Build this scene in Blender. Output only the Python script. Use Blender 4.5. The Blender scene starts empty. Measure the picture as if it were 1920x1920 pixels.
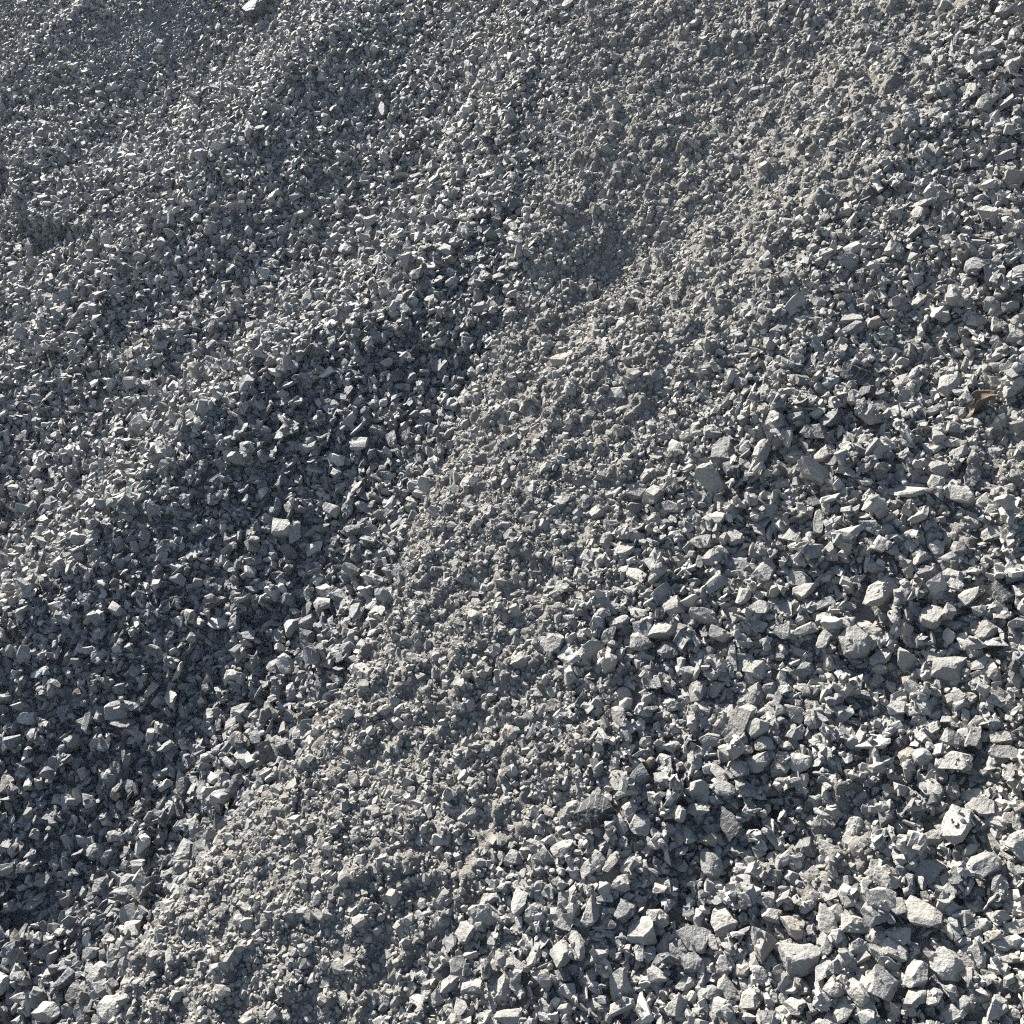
import bpy, bmesh, math, random
import numpy as np
from mathutils import Matrix, Vector, Euler, noise

# ------------------------------------------------------------------ camera, sky, sun, exposure
scene = bpy.context.scene
COL = scene.collection

cam_data = bpy.data.cameras.new('camera')
cam_data.sensor_width = 36.0
cam_data.lens = 36.0
cam_data.clip_start = 0.02
cam_data.clip_end = 2000.0
cam = bpy.data.objects.new('camera', cam_data)
cam.location = (0.0, 0.0, 1.6)
cam.rotation_euler = (math.radians(60.0), 0.0, 0.0)      # looking 30 degrees down
COL.objects.link(cam)
scene.camera = cam

SUN = Vector((-0.52, 0.68, 0.585)).normalized()            # towards the sun: behind and left of the heap
world = bpy.data.worlds.new('World')
scene.world = world
world.use_nodes = True
wn = world.node_tree
bg = wn.nodes['Background']
sky = wn.nodes.new('ShaderNodeTexSky')
sky.sky_type = 'NISHITA'
sky.sun_disc = False
sky.sun_elevation = math.asin(SUN.z)
sky.sun_rotation = math.atan2(SUN.x, SUN.y)
bg.inputs['Strength'].default_value = 0.05
wn.links.new(sky.outputs['Color'], bg.inputs['Color'])

sun_data = bpy.data.lights.new('sun', 'SUN')
sun_data.energy = 5.0
sun_data.angle = math.radians(0.5)
sun_data.color = (1.0, 0.945, 0.85)
sun = bpy.data.objects.new('sun', sun_data)
sun.rotation_euler = SUN.to_track_quat('Z', 'Y').to_euler()
COL.objects.link(sun)

scene.view_settings.view_transform = 'Standard'
scene.view_settings.look = 'None'
scene.view_settings.gamma = 1.0
scene.view_settings.use_curve_mapping = False
scene.view_settings.exposure = 1.8
scene.render.engine = 'CYCLES'
scene.cycles.use_denoising = False
scene.cycles.filter_width = 1.15
scene.cycles.max_bounces = 3
scene.cycles.diffuse_bounces = 2

# ------------------------------------------------------------------ shape of the heap
# The flank of the heap is a plane leaning at the angle of repose; a runs along its contour,
# b straight uphill, h out of the flank.  All furrows and crests run down the fall line.
NV = np.array([-.40, -.364, .84]); NV /= np.linalg.norm(NV)
E2 = np.array([0, 0, 1.0]) - NV[2] * NV; E2 /= np.linalg.norm(E2)
E1 = np.cross(E2, NV)

STEP = 0.004
A0, A1, B0, B1 = -7.6, 0.5, -0.5, 3.5
NA = int((A1 - A0) / STEP); NB = int((B1 - B0) / STEP)
ga = A0 + STEP * np.arange(NA); gb = B0 + STEP * np.arange(NB)

def field(rng, sa, sb):
    """smooth random field with correlation lengths sa, sb (metres), unit variance"""
    ka = np.fft.rfftfreq(NA, STEP)[None, :]; kb = np.fft.fftfreq(NB, STEP)[:, None]
    w = np.fft.rfft2(rng.standard_normal((NB, NA)))
    w *= np.exp(-2 * (math.pi * ka * sa) ** 2 - 2 * (math.pi * kb * sb) ** 2)
    f = np.fft.irfft2(w, s=(NB, NA))
    return (f - f.mean()) / f.std()

def blur(z, s):
    p = int(4 * s / STEP)
    zz = np.pad(z, p, mode='edge')
    ka = np.fft.rfftfreq(zz.shape[1], STEP)[None, :]; kb = np.fft.fftfreq(zz.shape[0], STEP)[:, None]
    w = np.fft.rfft2(zz) * np.exp(-2 * (math.pi * s) ** 2 * (ka ** 2 + kb ** 2))
    return np.fft.irfft2(w, s=zz.shape)[p:-p, p:-p]

def line(pts):
    p = np.array(pts)
    return np.interp(gb, p[:, 1], p[:, 0])[:, None]

RIDGE = line([(-2.12, -.5), (-2.09, .15), (-2.03, .43), (-1.97, .72), (-1.99, 1.12), (-1.95, 1.32), (-1.84, 1.51), (-1.84, 1.74), (-1.86, 1.97), (-2.05, 2.31), (-2.41, 2.84), (-2.7, 3.5)])
EDGE = line([(-1.11, -.5), (-1.11, .13), (-1.13, .26), (-1.16, .39), (-1.18, .5), (-1.17, .62), (-1.13, .75), (-1.18, .9), (-1.21, 1.0), (-1.3, 1.15), (-1.35, 1.29), (-1.43, 1.43), (-1.5, 1.57), (-1.61, 1.76), (-1.71, 1.93), (-1.88, 2.14), (-2.06, 2.41), (-2.16, 2.61), (-2.5, 3.5)])
GRIT_END = line([(-.70, -.5), (-.77, .42), (-.81, .51), (-.78, .71), (-.82, .87), (-.93, 1.06), (-.99, 1.19), (-1.01, 1.3), (-1.08, 1.55), (-1.04, 1.79), (-1.08, 2.16), (-1.15, 2.66), (-1.3, 3.5)])

EDGE = EDGE * np.interp(gb, [0, 1.2, 1.9], [1.05, 1.05, 1.0])[:, None]

def heap():
    rng = np.random.default_rng(11)
    z = np.zeros((NB, NA))
    fade = np.interp(gb, [-.5, .5, 1.0, 1.3, 1.75, 2.05, 3.5], [1, 1, 1, 1, .75, .4, .3])
    for i in range(NB):
        r, e, c = RIDGE[i, 0], EDGE[i, 0], GRIT_END[i, 0]
        f = fade[i]
        v = .36 * r + .64 * e
        D = .285 * max(v - r - .03, .05) * f
        cr = .46 * D
        z[i] = np.interp(ga, [-8, r - .95, r - .62, r - .34, r - .03, r + .03, v, e - .03, e + .035, .5 * (e + c) + .05, c + .1, -.45, -.1, .5],
                         [.0, .01, cr - .10, cr - .105, cr, cr, cr - D, cr - D - .012, cr - D * .55, .012, .016, .02, .0, .0])
    z = blur(z, .022)
    # furrows and bulges of the far flank
    def lump(a, b, sa, sb, h, rot=0.0):
        da, db = ga[None, :] - a, gb[:, None] - b
        c, s = math.cos(rot), math.sin(rot)
        return h * np.exp(-((da * c + db * s) / sa) ** 2 - ((-da * s + db * c) / sb) ** 2)
    z += lump(-4.28, 2.1, .34, .75, .17, .15)
    z += lump(-3.62, 2.05, .24, .55, -.05, .2)
    z += lump(-3.0, 2.0, .35, .7, .05, .1)
    
    z += lump(-5.6, 2.2, .5, .9, -.12)
    # hollows among the coarse stones
    for a, b, s, h in ((-.52, .92, .07, -.022), (-.43, 1.31, .09, -.02), (-.47, 1.06, .06, -.02), (-.71, 1.80, .10, -.025), (-1.38, 1.83, .11, -.03),
                       (-1.62, 1.86, .08, .018), (-.56, 1.16, .08, .015), (-.75, 1.0, .09, .012), (-.62, 1.5, .12, .015), (-1.15, 1.62, .1, .018)):
        z += lump(a, b, s, s, h)
    # a small scarp where the far slope broke away
    sl = np.interp(ga, [-4.3, -3.95, -3.75, -3.55, -3.36, -3.15, -3.0], [1.47, 1.47, 1.44, 1.32, 1.33, 1.37, 1.45])[None, :]
    w = np.exp(-((ga[None, :] + 3.6) / .42) ** 4)
    d = gb[:, None] - sl
    z += w * (np.clip(d / .035, -.5, .5) * .10) * np.exp(-(d / .3) ** 2)
    z += field(rng, .13, .6) * .032 * np.clip((-2.35 - ga) / .3, 0, 1)[None, :]
    z += field(rng, .10, .28) * .010
    z += field(rng, .05, .06) * .0045
    return z

def zones(rng):
    """grit: share of fine material, dusty: stones coated in dust"""
    wob = field(rng, .05, .05) * .022 + field(rng, .015, .015) * .012
    A = ga[None, :] + wob
    inside = 1 / (1 + np.exp(-np.clip((A - EDGE - .01) / .012, -40, 40)))
    out = 1 / (1 + np.exp(-np.clip((A - GRIT_END) / np.interp(gb, [1.3, 2.0], [.05, .13])[:, None], -40, 40)))
    dusty = inside
    far = np.interp(gb, [1.7, 2.1], [0, 1])[:, None]           # higher up the change of material is gradual
    soft = 1 / (1 + np.exp(-np.clip((A - EDGE - .12) / .06, -40, 40)))
    grit = (inside * (1 - far) + soft * far) * (1 - out)
    patch = np.clip(field(rng, .035, .045) * .5 - .40, 0, 1) * inside * out
    grit = np.clip(np.maximum(grit, patch), 0, 1)
    # packed fines on the scarp face and in the far furrow
    sl = np.interp(ga, [-4.3, -3.95, -3.75, -3.55, -3.36, -3.15, -3.0], [1.47, 1.47, 1.44, 1.32, 1.33, 1.37, 1.45])[None, :]
    d = (gb[:, None] - sl) + wob * .5
    fines = np.exp(-((ga[None, :] + 3.6) / .42) ** 4) * np.exp(-((d + .0) / .035) ** 2)
    fur = .8 * np.exp(-((A + 3.9) / .20) ** 2 - ((gb[:, None] - 2.15) / .33) ** 2)
    return grit, dusty, np.clip(fines * .75 + fur, 0, 1)

Z0 = heap()
grit, dusty, fines_far = zones(np.random.default_rng(5))

M3 = np.stack([E1, E2, NV], axis=1)
FRAME = Matrix([list(M3[0]) + [0], list(M3[1]) + [0], list(M3[2]) + [0], [0, 0, 0, 1]])

def samp(g, a, b):
    i = np.clip(((b - B0) / STEP).astype(int), 0, NB - 1); j = np.clip(((a - A0) / STEP).astype(int), 0, NA - 1)
    return g[i, j]

# ------------------------------------------------------------------ materials
def nodes_of(m):
    m.use_nodes = True
    nt = m.node_tree
    return nt, nt.nodes['Principled BSDF']

def ramp(nt, stops):
    r = nt.nodes.new('ShaderNodeValToRGB')
    el = r.color_ramp.elements
    while len(el) < len(stops): el.new(0.5)
    for e, (p, c) in zip(el, stops): e.position = p; e.color = (*c, 1)
    return r

def mixc(nt, f, a, b, blend='MIX'):
    m = nt.nodes.new('ShaderNodeMix'); m.data_type = 'RGBA'; m.blend_type = blend
    for k, v in ((0, f), (6, a), (7, b)):
        if hasattr(v, 'links'): nt.links.new(v, m.inputs[k])
        else: m.inputs[k].default_value = v if k == 0 else (*v, 1)
    return m.outputs[2]

def math_n(nt, op, a, b, clamp=False):
    m = nt.nodes.new('ShaderNodeMath'); m.operation = op; m.use_clamp = clamp
    for k, v in ((0, a), (1, b)):
        if hasattr(v, 'links'): nt.links.new(v, m.inputs[k])
        else: m.inputs[k].default_value = v
    return m.outputs[0]

def noise_n(nt, vec, scale, detail=4.0, rough=.6):
    n = nt.nodes.new('ShaderNodeTexNoise'); n.inputs['Scale'].default_value = scale
    n.inputs['Detail'].default_value = detail; n.inputs['Roughness'].default_value = rough
    nt.links.new(vec, n.inputs['Vector'])
    return n.outputs[0]

def stone_material(name, attr_type):
    m = bpy.data.materials.new(name)
    nt, p = nodes_of(m)
    def attr(n):
        a = nt.nodes.new('ShaderNodeAttribute'); a.attribute_type = attr_type; a.attribute_name = n
        return a.outputs['Fac']
    tone, dust, warm, size = attr('tone'), attr('dust'), attr('warm'), attr('length')
    geo = nt.nodes.new('ShaderNodeNewGeometry')
    pos = geo.outputs['Position']
    tc = nt.nodes.new('ShaderNodeTexCoord').outputs['Object']
    base = ramp(nt, [(0, (.018, .021, .026)), (.25, (.080, .088, .098)), (.5, (.155, .163, .166)), (.75, (.250, .252, .242)), (1, (.43, .43, .405))])
    n1 = noise_n(nt, pos, 180, 5, .65)                       # speckle, millimetres
    n2 = noise_n(nt, tc, 2.2, 4, .6)                         # blotches on each stone
    t2 = math_n(nt, 'ADD', tone, math_n(nt, 'MULTIPLY', math_n(nt, 'SUBTRACT', n2, .5), .35))
    t3 = math_n(nt, 'ADD', t2, math_n(nt, 'MULTIPLY', math_n(nt, 'SUBTRACT', n1, .5), .30))
    nt.links.new(t3, base.inputs['Fac'])
    bw = nt.nodes.new('ShaderNodeTexWave'); bw.bands_direction = 'Z'; bw.inputs['Scale'].default_value = 5.0; bw.inputs['Distortion'].default_value = 2.5
    bw.inputs['Detail'].default_value = 3; nt.links.new(tc, bw.inputs['Vector'])
    t3 = math_n(nt, 'ADD', t3, math_n(nt, 'MULTIPLY', math_n(nt, 'SUBTRACT', bw.outputs['Fac'], .5), .14))     # slaty bedding
    nt.links.new(t3, base.inputs['Fac'])
    c = mixc(nt, warm, base.outputs['Color'], (.28, .215, .145))
    # pale mineral veins on some stones
    wv = nt.nodes.new('ShaderNodeTexWave'); wv.inputs['Scale'].default_value = 1.6; wv.inputs['Distortion'].default_value = 7
    wv.inputs['Detail'].default_value = 3
    nt.links.new(tc, wv.inputs['Vector'])
    v = math_n(nt, 'MULTIPLY', math_n(nt, 'GREATER_THAN', wv.outputs['Fac'], .972), .35)
    c = mixc(nt, v, c, (.42, .42, .40))
    # clinging dust, patchy
    n3 = noise_n(nt, pos, 75, 5, .7)
    df = nt.nodes.new('ShaderNodeMapRange'); df.inputs['From Min'].default_value = .30; df.inputs['From Max'].default_value = .62
    nt.links.new(n3, df.inputs['Value'])
    dfac = math_n(nt, 'MULTIPLY', math_n(nt, 'ADD', math_n(nt, 'MULTIPLY', df.outputs[0], .45), .55), dust, True)
    dcol = mixc(nt, n1, (.190, .182, .166), (.305, .295, .271))
    c = mixc(nt, dfac, c, dcol)
    nt.links.new(c, p.inputs['Base Color'])
    r = math_n(nt, 'ADD', math_n(nt, 'MULTIPLY', dfac, .26), .64)
    nt.links.new(r, p.inputs['Roughness'])
    p.inputs['Specular IOR Level'].default_value = .42
    nb = noise_n(nt, pos, 330, 4, .7)
    hb = math_n(nt, 'ADD', math_n(nt, 'MULTIPLY', nb, .5), noise_n(nt, pos, 110, 3, .6))
    b = nt.nodes.new('ShaderNodeBump'); b.inputs['Strength'].default_value = .8; b.inputs['Distance'].default_value = .004
    nt.links.new(hb, b.inputs['Height']); nt.links.new(b.outputs[0], p.inputs['Normal'])
    return m

MAT_LOOSE = stone_material('crushed_stone', 'INSTANCER')
MAT_STONE = stone_material('crushed_stone_single', 'OBJECT')

def ground_material(name, attr_name=None):
    m = bpy.data.materials.new(name)
    nt, p = nodes_of(m)
    pos = nt.nodes.new('ShaderNodeNewGeometry').outputs['Position']
    n1 = noise_n(nt, pos, 140, 6, .7); n2 = noise_n(nt, pos, 12, 5, .6)
    c = mixc(nt, n1, (.10, .102, .102), (.20, .197, .188))
    if attr_name:
        a = nt.nodes.new('ShaderNodeAttribute'); a.attribute_name = attr_name
        dcol = mixc(nt, n1, (.165, .157, .142), (.270, .259, .236))
        c = mixc(nt, a.outputs['Fac'], c, dcol)
    c = mixc(nt, .35, c, mixc(nt, n2, (.5, .5, .5), (1, 1, 1)), 'MULTIPLY')
    nt.links.new(c, p.inputs['Base Color'])
    p.inputs['Roughness'].default_value = .92
    h = math_n(nt, 'ADD', noise_n(nt, pos, 260, 5, .7), math_n(nt, 'MULTIPLY', noise_n(nt, pos, 90, 4, .6), 1.6))
    b = nt.nodes.new('ShaderNodeBump'); b.inputs['Strength'].default_value = 1.0; b.inputs['Distance'].default_value = .006
    nt.links.new(h, b.inputs['Height']); nt.links.new(b.outputs[0], p.inputs['Normal'])
    return m

# ------------------------------------------------------------------ ground and the body of the heap
def link_mesh(name, verts, faces, mat, matrix=None):
    me = bpy.data.meshes.new(name); me.from_pydata(verts, [], faces); me.update()
    if mat: me.materials.append(mat)
    o = bpy.data.objects.new(name, me); COL.objects.link(o)
    if matrix is not None: o.matrix_world = matrix
    return o

S = 600.0
g = link_mesh('ground', [(-S, -S, -1.9), (S, -S, -1.9), (S, S, -1.9), (-S, S, -1.9)], [(0, 1, 2, 3)], ground_material('trodden_grit'))
g['kind'] = 'structure'

def axis(lo, hi, near_lo, near_hi, d):
    core = list(np.arange(near_lo, near_hi, d))
    l, s = [], d
    x = near_lo
    while x > lo: s *= 1.25; x -= s; l.append(x)
    r, s = [], d
    x = core[-1]
    while x < hi: s *= 1.25; x += s; r.append(x)
    return np.array(l[::-1] + core + r)

xa, xb = axis(-22, 16, A0 + .05, A1 - .05, .012), axis(-12, 9, B0 + .05, B1 - .05, .012)
AA, BB = np.meshgrid(xa, xb)
HH = samp(Z0, AA, BB) * np.exp(-np.clip(np.maximum(np.maximum(A0 - AA, AA - A1), np.maximum(B0 - BB, BB - B1)), 0, None) / .5)
na, nb_ = len(xa), len(xb)
vv = np.stack([AA.ravel(), BB.ravel(), HH.ravel()], 1)
ii = (np.arange(nb_ - 1)[:, None] * na + np.arange(na - 1)[None, :]).ravel()
ff = np.stack([ii, ii + 1, ii + na + 1, ii + na], 1)
me = bpy.data.meshes.new('gravel_slope')
me.vertices.add(len(vv)); me.vertices.foreach_set('co', vv.ravel().astype(np.float32))
me.loops.add(ff.size); me.loops.foreach_set('vertex_index', ff.ravel().astype(np.int32))
me.polygons.add(len(ff)); me.polygons.foreach_set('loop_start', (np.arange(len(ff)) * 4).astype(np.int32))
me.update(calc_edges=True)
at = me.attributes.new('dusty', 'FLOAT', 'POINT')
at.data.foreach_set('value', samp(np.maximum(dusty, fines_far * .35), AA, BB).ravel().astype(np.float32))
me.materials.append(ground_material('packed_fines', 'dusty'))
slope = bpy.data.objects.new('gravel_slope', me); COL.objects.link(slope); slope.matrix_world = FRAME
slope['kind'] = 'structure'

# ------------------------------------------------------------------ stone shapes
def cut_stone(seed, dims, ncut, rounded=0.0, bevel=.035, detail=0):
    """a broken piece of rock: a skewed box cut by random planes, edges worn, faces slightly uneven"""
    rnd = random.Random(seed)
    bm = bmesh.new()
    bmesh.ops.create_cube(bm, size=2.0)
    sk = [rnd.uniform(-.38, .38) for _ in range(6)]
    for v in bm.verts:
        x, y, z = v.co
        v.co = Vector((x * (1 + sk[0] * y) + sk[1] * z, y * (1 + sk[2] * x) + sk[3] * z, z * (1 + sk[4] * x + sk[5] * y)))
    for _ in range(ncut):
        nrm = Vector((rnd.gauss(0, 1), rnd.gauss(0, 1), rnd.gauss(0, .8))).normalized()
        sup = abs(nrm.x) + abs(nrm.y) + abs(nrm.z)
        d = sup * rnd.uniform(.46, .78) if not rounded else (1 + .5 * (sup - 1) * (1 - rounded)) * rnd.uniform(.88, .98)
        r = bmesh.ops.bisect_plane(bm, geom=bm.verts[:] + bm.edges[:] + bm.faces[:], plane_co=nrm * d, plane_no=nrm, clear_outer=True)
        ed = [e for e in r['geom_cut'] if isinstance(e, bmesh.types.BMEdge)]
        if len(ed) > 2: bmesh.ops.edgeloop_fill(bm, edges=ed)
    bmesh.ops.remove_doubles(bm, verts=bm.verts, dist=.06)
    bmesh.ops.dissolve_degenerate(bm, edges=bm.edges, dist=.01)
    for v in bm.verts: v.co = Vector((v.co.x * dims[0], v.co.y * dims[1], v.co.z * dims[2]))
    if bevel:
        bmesh.ops.bevel(bm, geom=bm.edges[:], offset=bevel * (1 + rounded), offset_type='OFFSET', segments=1, profile=.5, affect='EDGES', clamp_overlap=True)
    bmesh.ops.triangulate(bm, faces=bm.faces)
    for k in range(detail):
        long = [e for e in bm.edges if e.calc_length() > .20 / (k + 1)]
        bmesh.ops.subdivide_edges(bm, edges=long, cuts=1)
        bmesh.ops.triangulate(bm, faces=bm.faces)
        amp = (.10, .05, .028)[k]
        off = Vector((seed * 3.1 % 97, seed * 1.7 % 89, k * 5.0))
        for v in bm.verts:
            d = noise.noise_vector(v.co * (2.6 * (k + 1)) + off)
            v.co += d * amp * dims[2] ** .5
    bmesh.ops.recalc_face_normals(bm, faces=bm.faces)
    # longest dimension 1, centred
    lo = Vector([min(v.co[i] for v in bm.verts) for i in range(3)]); hi = Vector([max(v.co[i] for v in bm.verts) for i in range(3)])
    s = 1.0 / max(hi - lo)
    c = (lo + hi) / 2
    for v in bm.verts: v.co = (v.co - c) * s
    me = bpy.data.meshes.new('stone')
    bm.to_mesh(me); bm.free()
    ext = (hi - lo) * s
    return me, (ext.x / 2, ext.y / 2, ext.z / 2)

SHAPE = {'b': ((1, .72, .50), 9, 0), 'p': ((1, .66, .21), 8, 0), 's': ((1, .38, .22), 7, 0), 'r': ((1, .80, .60), 16, .7)}
def dims_for(cls, rnd):
    d = SHAPE[cls][0]
    return (d[0], d[1] * rnd.uniform(.82, 1.15), d[2] * rnd.uniform(.8, 1.25))

loose = bpy.data.collections.new('loose_stone_shapes')        # shapes only, not placed in the scene themselves
EXT, CLS = [], []
rs = random.Random(3)
for k, c in enumerate('b' * 14 + 'p' * 12 + 's' * 8 + 'r' * 6):
    me, ex = cut_stone(100 + k, dims_for(c, rs), SHAPE[c][1], SHAPE[c][2], .03, 1)
    me.materials.append(MAT_LOOSE)
    loose.objects.link(bpy.data.objects.new('stone_shape_%02d' % k, me))
    EXT.append(ex); CLS.append(c)
EXT = np.array(EXT)
IDX = {c: [i for i, q in enumerate(CLS) if q == c] for c in 'bpsr'}
crumbs = bpy.data.collections.new('crumb_shapes')
for k in range(10):
    me, ex = cut_stone(300 + k, (1, rs.uniform(.7, .95), rs.uniform(.55, .8)), 9, .4 if k % 3 == 0 else 0, 0, 0)
    me.materials.append(MAT_LOOSE)
    crumbs.objects.link(bpy.data.objects.new('crumb_shape_%02d' % k, me))

# ------------------------------------------------------------------ pouring the stones onto the slope
rng = np.random.default_rng(21)
H = Z0.copy()

def euler_mats(e):
    cx, cy, cz = np.cos(e).T; sx, sy, sz = np.sin(e).T
    R = np.empty((len(e), 3, 3))
    R[:, 0, 0] = cy * cz; R[:, 0, 1] = sx * sy * cz - cx * sz; R[:, 0, 2] = cx * sy * cz + sx * sz
    R[:, 1, 0] = cy * sz; R[:, 1, 1] = sx * sy * sz + cx * cz; R[:, 1, 2] = cx * sy * sz - sx * cz
    R[:, 2, 0] = -sy;     R[:, 2, 1] = sx * cy;                R[:, 2, 2] = cx * cy
    return R

def settle(a, b, size, ext, eul, sink=.22, bury=None):
    """drop ellipsoid-shaped stones one after another on the height field; returns their rest heights"""
    R = euler_mats(eul)
    s = ext * size[:, None] * .88
    Sg = np.einsum('nij,nj,nkj->nik', R, s ** 2, R)
    det = Sg[:, 0, 0] * Sg[:, 1, 1] - Sg[:, 0, 1] ** 2
    i00, i11, i01 = Sg[:, 1, 1] / det, Sg[:, 0, 0] / det, -Sg[:, 0, 1] / det
    lx = Sg[:, 2, 0] * i00 + Sg[:, 2, 1] * i01; ly = Sg[:, 2, 0] * i01 + Sg[:, 2, 1] * i11
    sch = np.sqrt(np.maximum(Sg[:, 2, 2] - (lx * Sg[:, 2, 0] + ly * Sg[:, 2, 1]), 1e-10))
    ra = np.sqrt(Sg[:, 0, 0]); rb = np.sqrt(Sg[:, 1, 1]); rz = np.sqrt(Sg[:, 2, 2])
    ja = np.floor((a - ra - A0) / STEP).astype(int); jb = np.ceil((a + ra - A0) / STEP).astype(int) + 1
    ia = np.floor((b - rb - B0) / STEP).astype(int); ib = np.ceil((b + rb - B0) / STEP).astype(int) + 1
    z = np.empty(len(a))
    for k in range(len(a)):
        W = H[ia[k]:ib[k], ja[k]:jb[k]]
        x = ga[ja[k]:jb[k]] - a[k]; y = (gb[ia[k]:ib[k]] - b[k])[:, None]
        r2 = i00[k] * x * x + 2 * i01[k] * x * y + i11[k] * y * y
        m = r2 < 1
        if not m.any():
            z[k] = W.mean() if W.size else 0; continue
        mid = lx[k] * x + ly[k] * y
        t = sch[k] * np.sqrt(np.maximum(1 - r2, 0))
        need = (W - mid + t)[m]
        zz = .62 * need.max() + .38 * need.mean() - sink * rz[k]
        if bury is not None: zz -= bury[k] * rz[k]
        z[k] = zz
        W[m] = np.maximum(W, zz + mid + .9 * t)[m]
    return z

cs, ss = [], []
def visible_margin(a, b, m):
    """keep to the part of the flank near the viewpoint, with room to step aside"""
    p = a[:, None] * E1 + b[:, None] * E2
    d = p - np.array([0, 0, 1.6])
    c30, s30 = math.cos(math.radians(30)), math.sin(math.radians(30))
    zc = d[:, 1] * c30 - d[:, 2] * s30
    u = d[:, 0] / np.maximum(zc, .05); v = (d[:, 1] * s30 + d[:, 2] * c30) / np.maximum(zc, .05)
    k = .5 + m / np.maximum(zc, .3)
    return (zc > .2) & (np.abs(u) < k) & (np.abs(v) < k + .03)

def random_points(n, weight=None, margin=.38):
    """n points; of each pair of candidates the lower-lying spot wins, as rolling stones find it"""
    out_a, out_b = [], []
    need = n
    while need > 0:
        a = rng.uniform(A0 + .1, A1 - .1, need * 4); b = rng.uniform(B0 + .1, B1 - .1, need * 4)
        k = visible_margin(a, b, margin)
        if weight is not None: k &= rng.random(len(a)) < samp(weight, a, b)
        a, b = a[k][:need], b[k][:need]
        out_a.append(a); out_b.append(b); need -= len(a)
    return np.concatenate(out_a), np.concatenate(out_b)

def poses(n, cls_p):
    c = rng.choice(len('bpsr'), n, p=cls_p)
    kind = np.empty(n, int)
    for q, ch in enumerate('bpsr'):
        m = c == q
        kind[m] = rng.choice(IDX[ch], m.sum())
    sig = np.where(c == 0, 38, np.where(c == 1, 32, np.where(c == 2, 28, 40)))
    up = rng.random(n) < .16
    sig = np.where(up, 60, sig)
    e = np.stack([rng.normal(0, 1, n) * np.radians(sig), rng.normal(0, 1, n) * np.radians(sig), rng.uniform(0, 2 * math.pi, n)], 1)
    return kind, e

BATCH = {'clean_gravel': [], 'dusty_gravel': []}
def keep(a, b, z, size, e, kind, tone, dust, warm, m=None):
    d = samp(dusty, a, b) > .5
    if m is None: m = np.ones(len(a), bool)
    for nm, q in (('clean_gravel', ~d & m), ('dusty_gravel', d & m)):
        BATCH[nm].append([x[q] for x in (a, b, z, size, e, kind, tone, dust, warm)])

HOLLOW_MASK = blur(((ga[None, :] > RIDGE + .04) & (ga[None, :] < EDGE) & (gb[:, None] < 1.9)).astype(float), .03)
def looks(a, b):
    n = len(a)
    d = samp(dusty, a, b)
    in_hollow = samp(HOLLOW_MASK, a, b)                                  # darker tone and less dust between ridge and grit edge
    tone = np.clip(rng.normal(.60, .17, n) - .13 * in_hollow, .08, .95)
    odd = rng.random(n)
    tone = np.where(odd < .04, rng.uniform(.02, .2, n), np.where(odd < .09, rng.uniform(.15, .4, n), np.where(odd > .965, rng.uniform(.75, 1, n), tone)))
    dust = np.clip(d * rng.normal(.52, .27, n) + (1 - d) * (1 - .8 * in_hollow) * rng.normal(.30, .18, n), 0, 1)
    warm = np.where(rng.random(n) < .02, rng.uniform(.2, .6, n), np.clip(rng.normal(0, .09, n), 0, 1))
    dust = np.where((odd < .09) & (odd >= .04), dust * .25, np.where(odd < .04, dust * .15, dust))
    return tone, dust, warm

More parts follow.
